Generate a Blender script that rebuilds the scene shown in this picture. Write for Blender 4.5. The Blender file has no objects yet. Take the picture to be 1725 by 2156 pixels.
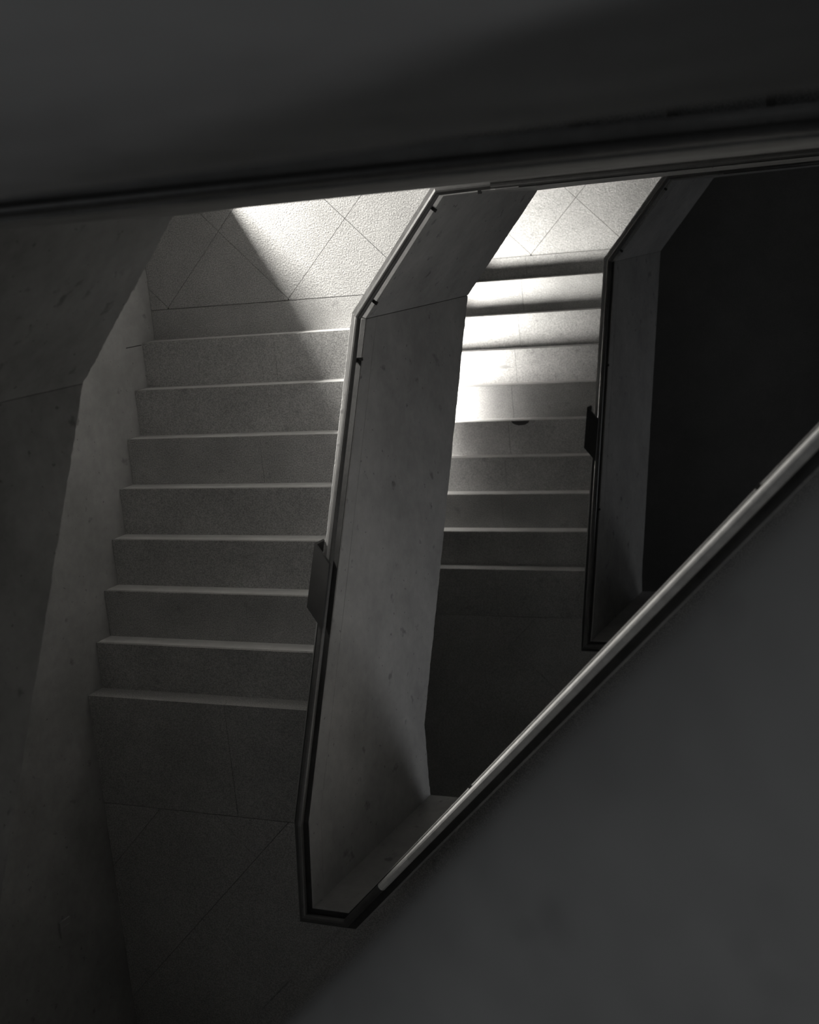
import bpy, bmesh, math, random
from mathutils import Matrix, Vector, noise

random.seed(7)
SC = bpy.context.scene
COL = SC.collection

# ------------------------------------------------------------------ camera
FPX = 3030.18                                # focal length in pixels of a 1725 px wide frame
cam_d = bpy.data.cameras.new('camera')
cam = bpy.data.objects.new('camera', cam_d)
COL.objects.link(cam)
SC.camera = cam
cam_d.sensor_fit = 'HORIZONTAL'
cam_d.sensor_width = 24.0
cam_d.lens = FPX * 24.0 / 1725.0
cam_d.clip_start = 0.02
cam_d.clip_end = 100
RX = Vector((0.9009582, -0.0966708, -0.4230001))
RY = Vector((-0.0008696, -0.9752663, 0.2210314))
RZ = Vector((-0.433905, -0.1987722, -0.8787582))
CAM = Vector((5.762909, 0.634978, 8.0657104))
m = Matrix((RX, -RY, -RZ)).transposed().to_4x4()
m.translation = CAM
cam.matrix_world = m
cam_d.dof.use_dof = True
cam_d.dof.focus_distance = 8.2
cam_d.dof.aperture_fstop = cam_d.lens / 1000 / 0.020

# ------------------------------------------------------------------ world, lights, exposure
world = bpy.data.worlds.new('world')
SC.world = world
world.use_nodes = True
bg = world.node_tree.nodes['Background']
bg.inputs[0].default_value = (0.93, 0.97, 1.0, 1)
bg.inputs[1].default_value = 0.11


def area(name, loc, target, sx, sy, power, col=(1, .97, .91), spread=180):
    d = bpy.data.lights.new(name, 'AREA')
    d.shape = 'RECTANGLE'
    d.size, d.size_y = sx, sy
    d.energy = power
    d.color = col
    d.spread = math.radians(spread)
    o = bpy.data.objects.new(name, d)
    COL.objects.link(o)
    o.location = loc
    o.rotation_euler = (Vector(target) - Vector(loc)).to_track_quat('-Z', 'Y').to_euler()
    return o


# daylight coming through the two openings of the west wall and one small added fill lamp
area('day_and_fill', (-0.60, 2.75, 1.05), (1.2, 0.1, 0.4), 0.6, 1.3, 730)
area('day_and_fill', (-0.50, -1.03, -3.40), (0.6, -0.45, -3.85), 0.85, 0.17, 340)
area('day_and_fill', (0.01, -1.46, -3.32), (0.9, -1.80, -3.55), 0.22, 0.10, 4)  # unseen fill added to brighten the left of the middle steps
# unseen fill lamps added: by the near corner, under diagonal flights, over the well
area('day_and_fill', (6.55, -1.1, 8.3), (5.4, 0.1, 7.1), 0.5, 0.5, 2.6, (.96, .98, 1.0))
area('day_and_fill', (4.8, -2.9, -0.3), (2.1, -1.9, 1.6), 1.2, 0.9, 4.7, (.96, .98, 1.0), 110)
area('day_and_fill', (5.0, -2.6, -5.0), (2.1, -1.8, -2.9), 1.0, 0.9, 2.3, (.96, .98, 1.0), 140)
area('day_and_fill', (5.4, -1.9, -7.0), (2.2, -1.8, -3.2), 1.2, 0.9, 5, (.96, .98, 1.0))
area('day_and_fill', (4.5, -0.1, 11.2), (3.2, -0.4, 0.0), 1.3, 1.3, 5.5, (.96, .98, 1.0))

SC.view_settings.view_transform = 'Standard'
SC.view_settings.look = 'None'
SC.view_settings.gamma = 1
SC.view_settings.use_curve_mapping = False
SC.view_settings.exposure = 0.0


# ------------------------------------------------------------------ materials
def concrete(name, base, var=.25, bump=.15, scale=3.0, grain=0.0, rough=.85, specks=0.0, stains=.0):
    mt = bpy.data.materials.new(name)
    mt.use_nodes = True
    nt = mt.node_tree
    N, Lk = nt.nodes, nt.links
    b = N['Principled BSDF']
    b.inputs['Roughness'].default_value = rough
    b.inputs['Specular IOR Level'].default_value = 0.25
    tc = N.new('ShaderNodeNewGeometry')

    def nz(s, det=6, ro=.6):
        n = N.new('ShaderNodeTexNoise')
        n.inputs['Scale'].default_value = s
        n.inputs['Detail'].default_value = det
        n.inputs['Roughness'].default_value = ro
        Lk.new(tc.outputs['Position'], n.inputs['Vector'])
        return n

    def ramp(src, lo, hi, a, c):
        r = N.new('ShaderNodeMapRange')
        r.inputs[1].default_value, r.inputs[2].default_value = lo, hi
        r.inputs[3].default_value, r.inputs[4].default_value = a, c
        Lk.new(src, r.inputs[0])
        return r.outputs[0]

    def mul(a, c):
        k = N.new('ShaderNodeMath')
        k.operation = 'MULTIPLY'
        for q, w in ((0, a), (1, c)):
            if isinstance(w, float):
                k.inputs[q].default_value = w
            else:
                Lk.new(w, k.inputs[q])
        return k.outputs[0]

    v = ramp(nz(scale).outputs[0], .3, .7, 1 - var, 1 + var * .5)
    v = mul(v, ramp(nz(scale * 7, 4).outputs[0], .3, .7, 1 - var * .35, 1 + var * .25))
    if stains:
        v = mul(v, ramp(nz(9.0, 3, .5).outputs[0], .66, .74, 1.0, 1 - stains))
        v = mul(v, ramp(nz(30.0, 2, .5).outputs[0], .70, .74, 1.0, 1 - stains))
    if specks:
        v = mul(v, ramp(nz(130.0, 2, .5).outputs[0], .35, .65, 1 - specks, 1 + specks * .6))
    v = mul(v, float(base))
    cb = N.new('ShaderNodeCombineColor')
    for i, k in enumerate((1.0, .995, .985)):
        Lk.new(mul(v, k), cb.inputs[i])
    Lk.new(cb.outputs[0], b.inputs['Base Color'])
    bp = N.new('ShaderNodeBump')
    bp.inputs['Strength'].default_value = bump
    bp.inputs['Distance'].default_value = .008 if grain else .004
    hs = nz(95.0 if grain else 40.0, 3, .65)
    Lk.new(hs.outputs[0], bp.inputs['Height'])
    Lk.new(bp.outputs[0], b.inputs['Normal'])
    return mt


def metal(name, base, rough):
    mt = concrete(name, base, var=.2, bump=.05, scale=12, rough=rough)
    mt.node_tree.nodes['Principled BSDF'].inputs['Metallic'].default_value = .35
    mt.node_tree.nodes['Principled BSDF'].inputs['Specular IOR Level'].default_value = .5
    return mt


M_WALL = concrete('board_concrete', .36, var=.22, bump=.2, scale=2.2, stains=.35)
M_PARA = concrete('parapet_concrete', .40, var=.2, bump=.25, scale=2.6, stains=.4)
M_BRIGHT = concrete('brightened_concrete', .55, var=.2, bump=.25, scale=2.6, stains=.3)  # parapet concrete lightened, its colour standing in for missing light
M_GREY = concrete('shade_stain_concrete', .28, var=.25, bump=.25, scale=2.6, stains=.4)  # parapet concrete with shade put into its colour; also used for the stain
M_FLOOR = concrete('washed_concrete', .50, var=.12, bump=.75, scale=2.0, grain=1, specks=.34)
M_STEP = concrete('step_concrete', .46, var=.16, bump=.45, scale=3.0, grain=1, specks=.32, stains=.2)
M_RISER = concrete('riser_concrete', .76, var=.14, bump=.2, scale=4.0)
M_RAIL = metal('painted_steel', .13, .36)
M_LITRAIL = metal('lit_pale_steel', .82, .5)  # rail made pale to put its lit brightness into the colour
M_LITRAIL.node_tree.nodes['Principled BSDF'].inputs['Metallic'].default_value = 0
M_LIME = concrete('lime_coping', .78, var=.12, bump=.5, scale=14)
M_CAP = concrete('dark_coping', .06, var=.3, bump=.2, scale=8)
M_DARK = metal('dark_steel', .03, .55)
M_PLATE = concrete('plate_plastic', .35, var=.05, bump=0.0, rough=.5)


# ------------------------------------------------------------------ helpers
def link(name, bm, mat, parent=None):
    bmesh.ops.recalc_face_normals(bm, faces=bm.faces)
    me = bpy.data.meshes.new(name)
    bm.to_mesh(me)
    bm.free()
    me.materials.append(mat)
    o = bpy.data.objects.new(name, me)
    COL.objects.link(o)
    if parent is not None:
        o.parent = parent
        o.matrix_parent_inverse = parent.matrix_world.inverted()
    return o


def empty(name, loc):
    o = bpy.data.objects.new(name, None)
    COL.objects.link(o)
    o.location = loc
    o.matrix_world = Matrix.Translation(loc)
    return o


def tag(o, label=None, cat=None, group=None, kind=None):
    if label:
        o['label'] = label
    if cat:
        o['category'] = cat
    if group:
        o['group'] = group
    if kind:
        o['kind'] = kind
    return o


def add_box(bm, x0, x1, y0, y1, z0, z1):
    vs = [bm.verts.new((x, y, z)) for x in (x0, x1) for y in (y0, y1) for z in (z0, z1)]
    for q in ((0, 1, 3, 2), (4, 6, 7, 5), (0, 4, 5, 1), (2, 3, 7, 6), (0, 2, 6, 4), (1, 5, 7, 3)):
        bm.faces.new([vs[i] for i in q])


def add_prism(bm, poly, z0, z1):
    """poly: list of (x, y); z0, z1 numbers or functions of (x, y)"""
    f0 = z0 if callable(z0) else (lambda x, y: z0)
    f1 = z1 if callable(z1) else (lambda x, y: z1)
    lo = [bm.verts.new((x, y, f0(x, y))) for x, y in poly]
    hi = [bm.verts.new((x, y, f1(x, y))) for x, y in poly]
    n = len(poly)
    bm.faces.new(lo[::-1])
    bm.faces.new(hi)
    for i in range(n):
        j = (i + 1) % n
        bm.faces.new((lo[i], lo[j], hi[j], hi[i]))


def box(name, mat, parent, *a):
    bm = bmesh.new()
    add_box(bm, *a)
    return link(name, bm, mat, parent)


def prism(name, mat, parent, poly, z0, z1):
    bm = bmesh.new()
    add_prism(bm, poly, z0, z1)
    return link(name, bm, mat, parent)


def clip(poly, nx, ny, d):
    """keep the part of poly where nx*x + ny*y >= d"""
    out = []
    for i, p in enumerate(poly):
        q = poly[(i + 1) % len(poly)]
        a = nx * p[0] + ny * p[1] - d
        b = nx * q[0] + ny * q[1] - d
        if a >= 0:
            out.append(p)
        if (a > 0) != (b > 0) and abs(a - b) > 1e-12:
            t = a / (a - b)
            out.append((p[0] + t * (q[0] - p[0]), p[1] + t * (q[1] - p[1])))
    return out


def poly_area(p):
    return abs(sum(p[i][0] * p[(i + 1) % len(p)][1] - p[(i + 1) % len(p)][0] * p[i][1] for i in range(len(p)))) / 2


def chip(p, amp, seed):
    """how much of an arris is broken away at p"""
    v = Vector((p[0] * 9 + seed, p[1] * 9, p[2] * 9))
    w = Vector((p[0] * 45 + seed, p[1] * 45, p[2] * 45))
    return amp * (.25 + .9 * max(0, noise.noise(v)) + .8 * abs(noise.noise(w))) if amp else 0


def run(pts, t, amp=.006, low=.004, seed=0.0, step=.012, cap=None, groove=0):
    """Wall following pts = [(x, y, z_top, z_bottom)] along its void side, body on the right by t.
    cap = (direction in, direction out) fixes the mitres at both ends."""
    n = len(pts)
    P2 = [Vector((p[0], p[1])) for p in pts]
    dirs = [(P2[i + 1] - P2[i]).normalized() for i in range(n - 1)]

    def mitre(d0, d1):
        n0, n1 = Vector((d0.y, -d0.x)), Vector((d1.y, -d1.x))
        s = (n0 + n1)
        return s / max(.25, s.dot(n0))
    offs = []
    for i in range(n):
        d0 = dirs[i - 1] if i else (Vector(cap[0]).normalized() if cap and cap[0] else dirs[0])
        d1 = dirs[i] if i < n - 1 else (Vector(cap[1]).normalized() if cap and cap[1] else dirs[-1])
        offs.append(mitre(d0, d1) * t)
    bm = bmesh.new()
    rings = []
    for i in range(n - 1):
        ln = (P2[i + 1] - P2[i]).length
        k = max(1, int(ln / step))
        for j in range(k + (1 if i == n - 2 else 0)):
            u = j / k
            p = P2[i].lerp(P2[i + 1], u)
            o = offs[i].lerp(offs[i + 1], u)
            zt = pts[i][2] * (1 - u) + pts[i + 1][2] * u
            zb = pts[i][3] * (1 - u) + pts[i + 1][3] * u
            ou = o.normalized()
            c1 = max(.001, chip((p.x, p.y, zt), amp, seed))
            c2 = max(.001, chip((p.x, p.y, zt), amp, seed + 31))
            c3 = max(.001, chip((p.x, p.y, zb), low, seed + 77))
            q = p + o
            rg = [(p.x + ou.x * c3, p.y + ou.y * c3, zb), (p.x, p.y, zb + c3), (p.x, p.y, zt - c1),
                  (p.x + ou.x * c1, p.y + ou.y * c1, zt), (q.x - ou.x * c2, q.y - ou.y * c2, zt),
                  (q.x, q.y, zt - c2), (q.x, q.y, zb)]
            if groove:                          # pour joint below the top
                gz = zt - groove
                rg[2:2] = [(p.x, p.y, gz - .003), (p.x + ou.x * .005, p.y + ou.y * .005, gz), (p.x, p.y, gz + .003)]
            rings.append([bm.verts.new(v) for v in rg])
    for a, b in zip(rings, rings[1:]):
        for i in range(len(a)):
            j = (i + 1) % len(a)
            bm.faces.new((a[i], a[j], b[j], b[i]))
    bm.faces.new(rings[0][::-1])
    bm.faces.new(rings[-1])
    return bm


def offsets(pts, cap):
    P2 = [Vector((p[0], p[1])) for p in pts]
    d = [(P2[i + 1] - P2[i]).normalized() for i in range(len(P2) - 1)]
    out = []
    for i in range(len(P2)):
        d0 = d[i - 1] if i else (Vector(cap[0]).normalized() if cap and cap[0] else d[0])
        d1 = d[i] if i < len(d) else (Vector(cap[1]).normalized() if cap and cap[1] else d[-1])
        n0, n1 = Vector((d0.y, -d0.x)), Vector((d1.y, -d1.x))
        s = n0 + n1
        out.append(s / max(.25, s.dot(n0)))
    return P2, out


def coping(parent, pts, cap=None, w0=.005, w1=.085, h=.006, mat=None):
    """thin dark capping laid on the parapet top"""
    P2, of = offsets(pts, cap)
    bm = bmesh.new()
    rings = []
    for p, o, q in zip(P2, of, pts):
        a, b = p + o * w0, p + o * w1
        rings.append([bm.verts.new((v.x, v.y, q[2] + z)) for v, z in ((a, 0), (a, h), (b, h), (b, 0))])
    for r0, r1 in zip(rings, rings[1:]):
        for i in range(4):
            bm.faces.new((r0[i], r0[(i + 1) % 4], r1[(i + 1) % 4], r1[i]))
    bm.faces.new(rings[0])
    bm.faces.new(rings[-1][::-1])
    return link('coping', bm, mat or M_CAP, parent)


def tube(bm, path, r, seg=14):
    path = [Vector(p) for p in path]
    rings = []
    for i, p in enumerate(path):
        a = (p - path[i - 1]).normalized() if i else (path[1] - p).normalized()
        b = (path[i + 1] - p).normalized() if i < len(path) - 1 else a
        d = (a + b).normalized()
        u = Vector((0, 0, 1)).cross(d).normalized()
        w = d.cross(u)
        k = 1 / max(.5, math.sqrt((1 + a.dot(b)) / 2))
        sd = a.cross(b)
        rr = []
        for s in range(seg):
            an = 2 * math.pi * s / seg
            off = u * math.cos(an) * r + w * math.sin(an) * r
            if sd.length > 1e-4:
                ax = d.cross(sd).normalized()
                off += ax * off.dot(ax) * (k - 1)
            rr.append(bm.verts.new(p + off))
        rings.append(rr)
    for a, b in zip(rings, rings[1:]):
        for i in range(seg):
            j = (i + 1) % seg
            bm.faces.new((a[i], a[j], b[j], b[i]))
    bm.faces.new(rings[0][::-1])
    bm.faces.new(rings[-1])


# ------------------------------------------------------------------ dimensions
R, T = 0.15125, 0.30            # riser and tread
TH = 0.095                      # parapet thickness
XF = 2.138                      # void face of the parapets beside the flights
XS = XF - TH                    # stair width
YN, YS = 2.75, -4.9             # north and south wall faces
CO = 5.70 * math.sqrt(2)        # outer diagonal wall: x - y
A2, A1, A0, AU = -4.451, 0.0, 3.93, 7.86
F1, F2 = (XF, 0.125), (2.662, 0.728)
Q = 1 / math.sqrt(2)
HYP = 5.08                      # x - y of the diagonal void face

# ------------------------------------------------------------------ room shell


def wall_with_holes(name, parent, axis, pos, thick, lo, hi, z0, z1, holes):
    """wall slab perpendicular to axis; holes = [(a0, a1, b0, b1)] in (along, z)"""
    cuts = sorted({lo, hi} | {h[0] for h in holes} | {h[1] for h in holes})
    bm = bmesh.new()
    for a, b in zip(cuts, cuts[1:]):
        zs = sorted((h[2], h[3]) for h in holes if h[0] <= a and h[1] >= b)
        z = z0
        for s, e in zs + [(z1, z1)]:
            if s > z:
                if axis == 'x':
                    add_box(bm, pos - thick, pos, a, b, z, s)
                else:
                    add_box(bm, a, b, pos, pos + thick, z, s)
            z = e
    bmesh.ops.remove_doubles(bm, verts=bm.verts, dist=1e-5)
    return link(name, bm, M_WALL, parent)


WIN = [(1.25, 2.60, 0.02, 1.95), (-1.62, -0.1, -3.90, -3.25)]
o = wall_with_holes('wall_west', None, 'x', 0.0, .3, YS - .3, YN + .3, -9.0, 12.0, WIN)
tag(o, kind='structure')
tag(wall_with_holes('wall_north', None, 'y', YN, .3, 0.0, YN + CO, -9.0, 12.0, []), kind='structure')
tag(box('wall_south', M_WALL, None, 0.0, YS + CO + .4, YS - .3, YS, -9.0, 12.0), kind='structure')
tag(prism('wall_east', M_WALL, None, [(YS + CO, YS), (YN + CO, YN), (YN + CO + .4, YN), (YS + CO + .4, YS)], -9.0, 12.0), kind='structure')
bm = bmesh.new()
add_prism(bm, [(0, YS), (YS + CO, YS), (YN + CO, YN), (0, YN)], -9.3, -9.0)
tag(link('floor', bm, M_FLOOR), kind='structure')

tag(box('cutoff_lip', M_WALL, None, -.06, 0.0, -1.62, -0.1, -3.57, -3.25), kind='structure')  # unseen lip added to cut low light off the lower flight
tag(box('shadow_column', M_WALL, None, 0.0, .52, .98, 1.14, -.03, 3.51), kind='structure')  # unseen block added to cast the shadow edge on the landing

# window frames standing in the openings
for i, (a0, a1, b0, b1) in enumerate(WIN):
    w = tag(empty('window_%d' % (i + 1), (-.2, (a0 + a1) / 2, b0)), kind='structure')
    bm = bmesh.new()
    for q in ((a0, a0 + .04, b0, b1), (a1 - .04, a1, b0, b1), (a0 + .04, a1 - .04, b0, b0 + .04), (a0 + .04, a1 - .04, b1 - .04, b1)):
        add_box(bm, -.28, -.22, *q)
    link('window_frame', bm, M_DARK, w)


# ------------------------------------------------------------------ landings
def tiles(parent, region, z, gx, gy, sp):
    """diagonal slabs: joints at x-y = gx + k*sp and x+y = gy + k*sp, clipped by half planes"""
    g = .0016 * math.sqrt(2)
    for i in range(-12, 13):
        for j in range(-14, 15):
            u0, u1 = gx + i * sp + g, gx + (i + 1) * sp - g
            v0, v1 = gy + j * sp + g, gy + (j + 1) * sp - g
            p = [((u + v) / 2, (v - u) / 2) for u, v in ((u0, v0), (u1, v0), (u1, v1), (u0, v1))]
            for h in region:
                p = clip(p, *h)
                if len(p) < 3:
                    break
            if len(p) >= 3 and poly_area(p) > .004:
                dz = random.uniform(-.0008, .0008)
                prism('tile', M_FLOOR, parent, p, z - .03, z + dz)


DN = Vector((-(F2[1] - F1[1]), F2[0] - F1[0])).normalized()   # away from the void at the chamfer
DD = DN.dot(Vector(F1)) + TH


def landing_a(z, front_y=0.0, joint=True):
    base = [(0, front_y), (XS, front_y), (XS, F1[1] + .045), (F2[0] - .045, F2[1] + TH), (2.95, F2[1] + TH), (2.95, YN), (0, YN)]
    f = prism('floor', M_FLOOR, None, base, z - .418, z - .03)
    tag(f, kind='structure')
    tiles(f, [(0, 1, .202), (1, 0, .002), (-1, 0, -2.95), (0, -1, -YN), (DN.x, DN.y, DD + .002)], z, .86, 1.28, .93)
    for a, b in (((.002, 1.013), (1.015, XS - .002)) if joint else ((.002, XS - .002),)):
        box('border_slab', M_STEP, f, a, b, front_y, .198, z - .03, z)
    return f


def landing_b(z, y0):
    base = [(0, y0), (XS, y0), (XS, -2.74 - TH), (2.34 + .04, -2.74 - TH), (3.05, -2.74 - TH + .67), (4.5, -3.5), (3.1, YS), (0, YS)]
    f = prism('floor', M_FLOOR, None, base, z - .40, z - .03)
    tag(f, kind='structure')
    tiles(f, [(0, -1, 2.822), (1, 0, .002), (-1, 0, -2.3), (0, 1, YS)], z, 4.19, -2.9, .93)
    for a, b in ((.002, 1.012), (1.016, XS - .002)):
        box('border_slab', M_STEP, f, a, b, -2.818, y0, z - .03, z)
    return f


landing_a(A2)
landing_a(A1, joint=False)
landing_a(A0)
landing_b(A2 + 9 * R, -9 * T + T)
landing_b(A1 + 8 * R, -8 * T + T)
landing_b(A0 + 8 * R, -8 * T + T)


# ------------------------------------------------------------------ flights
def flight(label, org, asc, wid, n, rise, z0, width, joint=None, last_tread=False):
    """org = inner foot of the first riser, asc = unit plan direction of ascent, wid = unit plan direction across"""
    asc, wid = Vector(asc), Vector(wid)
    t = tag(empty('stair_flight', (org[0], org[1], z0)), label, 'stairs', 'flights of the stairwell')

    def pl(s0, s1, w0, w1):
        q = [(s0, w0), (s1, w0), (s1, w1), (s0, w1)]
        return [(org[0] + asc.x * s + wid.x * w, org[1] + asc.y * s + wid.y * w) for s, w in q]
    N = n if last_tread else n - 1
    for i in range(N if joint else 0):
        zt = z0 + (i + 1) * rise
        st = prism('step', M_RISER, t, pl(i * T, (i + 1) * T + .02, .002, width - .002), zt - rise - .02 if i else zt - rise, zt - .028)
        ws = [.002, joint - .001, joint + .001, width - .002]
        for a, b in ((ws[0], ws[1]), (ws[2], ws[3])):
            prism('tread_slab', M_STEP, st, pl(i * T, (i + 1) * T, a, b), zt - .028, zt)
    if not joint:
        for i in range(N):
            zt = z0 + (i + 1) * rise
            prism('step', M_STEP, t, pl(i * T, (i + 1) * T + .02, .002, width - .002), zt - rise - .02 if i else zt - rise, zt)
    sl = rise / T
    p = pl(0.0, N * T, .002, width - .002)
    o2 = Vector((org[0], org[1]))

    def zf(off):
        return lambda x, y: z0 + sl * (Vector((x, y)) - o2).dot(asc) + off
    prism('flight_slab', M_WALL, t, p, zf(-.40), zf(-.04))
    return t


flight('left flight of eight grey concrete steps with pale risers below the sunlit landing', (0, 0), (0, -1), (1, 0), 8, R, A1, XS, 1.014)
flight('lower flight of nine steps on the right, striped with light and shadow', (0, 0), (0, -1), (1, 0), 9, R, A2, XS, 1.014)
flight('upper flight of steps behind the dark parapet at the far left', (0, 0), (0, -1), (1, 0), 8, R, A0, XS, 1.014)


def hyp_flight(label, zb, zc, n):
    s0 = .95
    o = (2.34 + Q * s0 + Q * TH, -2.74 + Q * s0 - Q * TH)
    return flight(label, o, (Q, Q), (Q, -Q), n, (zc - zb) / n, zb, 1.85)


def x_flight(label, zc, za, n):
    return flight(label, (2.95 + (n - 1) * T, F2[1] + TH + .035), (-1, 0), (0, 1), n, (za - zc) / n, zc, 1.85)


B2, B1, B0 = A2 + 9 * R, A1 + 8 * R, A0 + 8 * R
C2, C1, C0 = B2 + 10 * R, B1 + 9 * R, B0 + 9 * R
hyp_flight('flight behind the diagonal parapet with the bright handrail edge, going up', B1, C1, 9)
hyp_flight('lowest diagonal flight deep in the dark stairwell', B2, C2, 10)
x_flight('flight behind the far parapet below the top landing edge', C1, A0, 9)
x_flight('lower far flight under the handrail that runs to the right edge', C2, A1, 10)

# ------------------------------------------------------------------ parapets and handrails
CORN = HYP + F2[1]              # x of the sharp void corner


def parapet(label, pts, seed, cap=None, amp=.006, low=.004, t=TH, mat=None, groove=0):
    o = link('parapet', run(pts, t, amp, low, seed, cap=cap, groove=groove), mat or M_PARA)
    return tag(o, label, 'parapet', 'concrete parapets around the stairwell')


dF = (F1[0] - F2[0], F1[1] - F2[1])


def storey(a, n1, zk, zf0, zg, b, c_below, n_below, seed, labels, bots, mat=None, lime=False):
    """zk, zf0, zg: parapet top at the landing, at the head of the flight and on the upper landing"""
    y0 = -n1 * T + .10
    kb, fb, gb = bots
    x1 = 5.35
    sl = (a - c_below) / (n_below * T)
    x_pts = [(5.70, F2[1] + .02, zk - (x1 - 2.95) * sl, kb - (x1 - 2.95) * sl), (x1, F2[1] + .018, zk - (x1 - 2.95) * sl, kb - (x1 - 2.95) * sl),
             (2.95, F2[1] + .004, zk, kb), (F2[0], F2[1], zk, kb)]
    o = parapet(labels[0], x_pts, seed + 1, cap=(None, dF), mat=mat)
    x2 = 3.06
    coping(o, [x_pts[0], x_pts[1], (x2, F2[1] + .005, zk - (x2 - 2.95) * sl)], mat=mat)
    if lime:
        coping(o, [(x2 - .002, F2[1] + .005, zk - (x2 - 2.95) * sl), x_pts[2], x_pts[3]], (None, dF), .006, .089, .004, M_LIME)
    o = parapet(labels[1], [(*F2, zk, kb), (F1[0] + .001, F1[1] + .0012, zk, kb)], seed + 2, cap=((-1, 0), (0, -1)), amp=.024, low=.016, mat=mat)
    if lime:
        coping(o, [(*F2, zk), (*F1, zk)], ((-1, 0), (0, -1)), .007, .089, .004, M_LIME)
    p1 = [(F1[0], F1[1] - (.003 if lime else .0012), zk, kb), (XF, y0, zf0, fb), (XF, -2.74, zg, gb)]
    o = parapet(labels[2], p1, seed + 3, cap=(dF, (1, 0)), low=.014, amp=.009, mat=mat, groove=.118)
    coping(o, p1, cap=(None, (1, 0)))
    return x_pts, [(XF, y0, zf0), (XF, -2.74, zg)]


def hyp_parapet(label, zg, gb, b, c, seed, h0=(2.34, -2.74)):
    sl = R / T
    L = .55
    e = 4.25
    pts = [(XF, -2.74, zg, gb), (*h0, zg, gb), (h0[0] + Q * L, h0[1] + Q * L, zg, gb),
           (h0[0] + Q * e, h0[1] + Q * e, zg + sl * (e - L), gb + sl * (e - L)), (h0[0] + Q * 4.75, h0[1] + Q * 4.75, zg + sl * (e - L), gb + sl * (e - L))]
    o = parapet(label, pts, seed, cap=((0, -1), None), amp=.014)
    coping(o, pts, cap=((0, -1), None))
    return pts


def handrail(label, face, spots, mat=None, r=.0195):
    """face: void-side top points; the rail runs over the middle of the parapet top"""
    P = [Vector(p[:2]) for p in face]
    d = [(P[i + 1] - P[i]).normalized() for i in range(len(P) - 1)]
    path = []
    for i, p in enumerate(P):
        d0, d1 = d[max(0, i - 1)], d[min(i, len(d) - 1)]
        n0, n1 = Vector((d0.y, -d0.x)), Vector((d1.y, -d1.x))
        s = n0 + n1
        s = s / max(.25, s.dot(n0)) * .030
        path.append(Vector((p.x + s.x, p.y + s.y, face[i][2] + .054)))
    bm = bmesh.new()
    tube(bm, path, r)
    rail = tag(link('handrail', bm, mat or M_RAIL), label, 'handrail', 'steel handrails on the parapets')
    for seg, u in spots:                       # flat brackets from the rail down to the parapet
        a = path[seg].lerp(path[seg + 1], u)
        dd = (path[seg + 1] - path[seg])
        h = Vector((dd.x, dd.y)).normalized()
        nrm = Vector((-h.y, h.x))
        bm = bmesh.new()
        q = [(-.007, -.007), (.007, -.007), (.007, .007), (-.007, .007)]
        add_prism(bm, [(a.x + h.x * s + nrm.x * w, a.y + h.y * s + nrm.y * w) for s, w in q], a.z - .055, a.z - .012)
        q = [(-.009, -.02), (.009, -.02), (.009, .036), (-.009, .036)]
        add_prism(bm, [(a.x + h.x * s + nrm.x * w, a.y + h.y * s + nrm.y * w) for s, w in q], a.z - .055, a.z - .045)
        link('bracket', bm, M_DARK, rail)
    return rail


xp, fp = storey(A1, 8, 1.010, 2.214, 2.275, B1, C2, 10, 3,
                ('far parapet crossing the picture to the right edge, under the long handrail',
                 'short angled parapet with a brightly lit top between the two landings',
                 'central tall parapet beside the left flight, its broad grey face to the right'), (-.418, .80, .815), lime=True)
hp = hyp_parapet('diagonal parapet at lower right under the handrail with a bright lit edge', 2.275, .815, B1, C1, 11)
face = [p[:3] for p in xp] + [(*F1, 1.010)] + fp + [hp[1][:3], (hp[1][0] + Q * .30, hp[1][1] + Q * .30, hp[1][2])]
handrail('long dark handrail bending round the central parapet, bright along its left edge', face,
         [(1, .25), (2, .28), (3, .12), (3, .86), (4, .09)])
handrail('handrail coloured as brightly lit along the diagonal parapet at lower right', [(hp[1][0] + Q * .302, hp[1][1] + Q * .302, hp[1][2])] + [p[:3] for p in hp[2:]], [(1, .2), (1, .8)], M_LITRAIL, .021)

xp, fp = storey(A2, 9, A2 + .90, -2.34, -2.26, B2, -6.0, 10, 40,
                ('lowest far parapet hidden in the dark well', 'short angled parapet at the right of the lower sunlit landing',
                 'dark parapet on the right of the lower flight'), (A2 - .50, -3.72, -3.70))
hp = hyp_parapet('dark diagonal parapet at the bottom of the well', -2.26, -3.70, B2, C2, 50)
handrail('thin dark handrail on the parapet right of the lower flight',
         [p[:3] for p in xp] + [(*F1, A2 + .90)] + fp + [p[:3] for p in hp[1:]], [(3, .12), (3, .86), (4, .3), (4, .7)])

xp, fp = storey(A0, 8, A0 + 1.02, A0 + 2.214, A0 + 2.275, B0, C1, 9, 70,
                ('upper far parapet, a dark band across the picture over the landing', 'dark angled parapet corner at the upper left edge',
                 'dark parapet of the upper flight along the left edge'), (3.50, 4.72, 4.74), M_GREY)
handrail('handrail on the dark upper parapet', [p[:3] for p in xp] + [(*F1, A0 + 1.02)] + fp, [(3, .12), (3, .86)])

# the near parapets at the photographer's corner
def near_top(w):
    return 7.50 - .504 * max(0, 4.42 - w)


def near_c(w):
    return 3.655 + (3.6395 - 3.655) * max(0, min(1.35, (w - 3.56) / .63)) if w < 4.19 else 3.640


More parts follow.
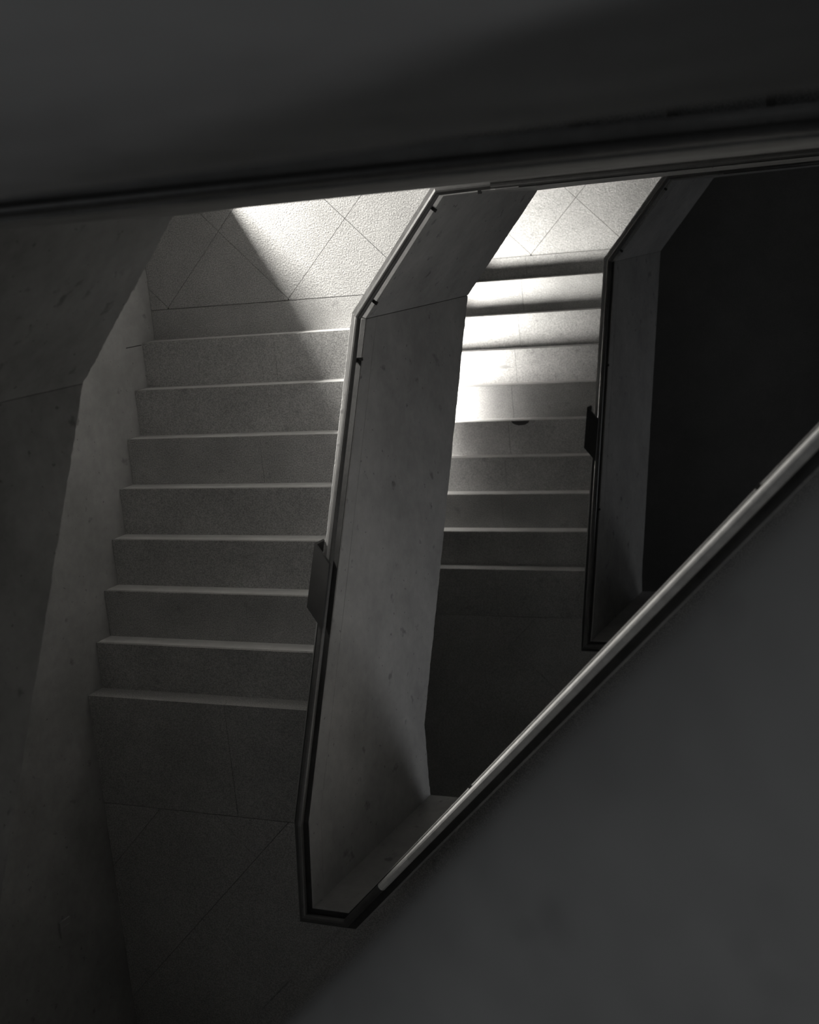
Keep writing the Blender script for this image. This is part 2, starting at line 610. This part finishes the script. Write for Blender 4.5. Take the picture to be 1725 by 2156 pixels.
bm = bmesh.new()
rings, body = [], []
for k in range(0, 25):
    w = .6 + (5.2 - .6) * k / 24
    c, zt = near_c(w), near_top(w)
    prof = [(.0, -.16)] + [(.26 * (1 - math.cos(a * math.pi / 20)), -.085 * (1 - math.sin(a * math.pi / 20))) for a in range(11)] + [(.44, 0), (.44, -.16)]
    rings.append([bm.verts.new(((w + c + o) * Q, (w - c - o) * Q, zt + dz)) for o, dz in prof])
    body.append(((w + c + .08) * Q, (w - c - .08) * Q, zt - .16, zt - 1.4))
for r0, r1 in zip(rings, rings[1:]):
    for i in range(len(r0)):
        j = (i + 1) % len(r0)
        bm.faces.new((r0[i], r0[j], r1[j], r1[i]))
bm.faces.new(rings[0])
bm.faces.new(rings[-1][::-1])
o = tag(link('parapet', bm, M_WALL), 'blurred near parapet with a broad rounded top filling the lower right corner', 'parapet', 'concrete parapets around the stairwell')
for p in o.data.polygons:
    p.use_smooth = len(p.vertices) == 4 and p.normal.z > .1
link('wall_body', run(body, .15, .002, .002, 91), M_GREY, o)
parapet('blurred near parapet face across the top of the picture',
        [(6.1, .749, 9.0, 6.15), (5.0, .7395, 9.0, 6.15), (4.0, .731, 9.0, 6.15), (2.7, .72, 9.0, 6.15)], 97, amp=.004, low=.006, mat=M_BRIGHT)


def cover(label, y0, y1, zt, sl):
    """folded steel cover laid over rail and parapet, ends cut askew"""
    x0, x1 = XF - TH - .012, XF - .004
    k = .10
    bm = bmesh.new()
    poly = [(x0, y0), (x1, y0 - k), (x1, y1 - k), (x0, y1)]
    z = lambda x, y: zt + sl * (y0 - y)
    add_prism(bm, poly, lambda x, y: z(x, y) - .018, z)
    o = tag(link('cover_plate', bm, M_DARK), label, 'cover plate', 'covers clamped over the handrails')
    for xa, xb in ((x0, x0 + .008),):
        bm = bmesh.new()
        f = lambda x: y0 - k * (x - x0) / (x1 - x0)
        f2 = lambda x: y1 - k * (x - x0) / (x1 - x0)
        add_prism(bm, [(xa, f(xa)), (xb, f(xb)), (xb, f2(xb)), (xa, f2(xa))], lambda x, y: z(x, y) - .10, lambda x, y: z(x, y) - .018)
        link('flange', bm, M_DARK, o)
    return o


cover('dark metal cover over the handrail of the central parapet', -.98, -1.285, 1.668, .50)
cover('dark metal cover over the handrail beside the lower flight', -.98, -1.285, -2.89, .49)

# small plate on the west wall of the upper landing
bm = bmesh.new()
add_box(bm, 0, .012, -3.465, -3.365, 1.69, 1.79)
pl = tag(link('switch_plate', bm, M_PLATE), 'small square plate on the dark wall at lower left', 'switch plate')
box('rocker', M_PLATE, pl, .012, .016, -3.43, -3.40, 1.715, 1.765)

# marks on the lower flight and the wall
st = [o for o in bpy.data.objects if o.name.startswith('stair_flight')][1]
steps = [c for c in st.children if c.name.startswith('step')]


def blot(name, parent, cx, cy, z, rx, ry, half=False):
    n = 18
    poly = []
    for i in range(n):
        a = 2 * math.pi * i / n if not half else math.pi + math.pi * i / (n - 1)
        k = 1 + (.18 * noise.noise(Vector((cx * 7 + i, cy, 1.3))) if not half else 0)
        poly.append((cx + rx * k * math.cos(a), cy + ry * k * math.sin(a)))
    return prism(name, M_CAP if half else M_GREY, parent, poly, z - .002, z + .0008)


bx = box('crack', M_CAP, bpy.data.objects['wall_west'], -.001, .0012, -.016, -.010, .16, .33)
blot('stain', steps[2], .90, -.752, A2 + 3 * R, .055, .016)
blot('chip', steps[4], 1.13, -1.2005, A2 + 5 * R, .085, .04, half=True)
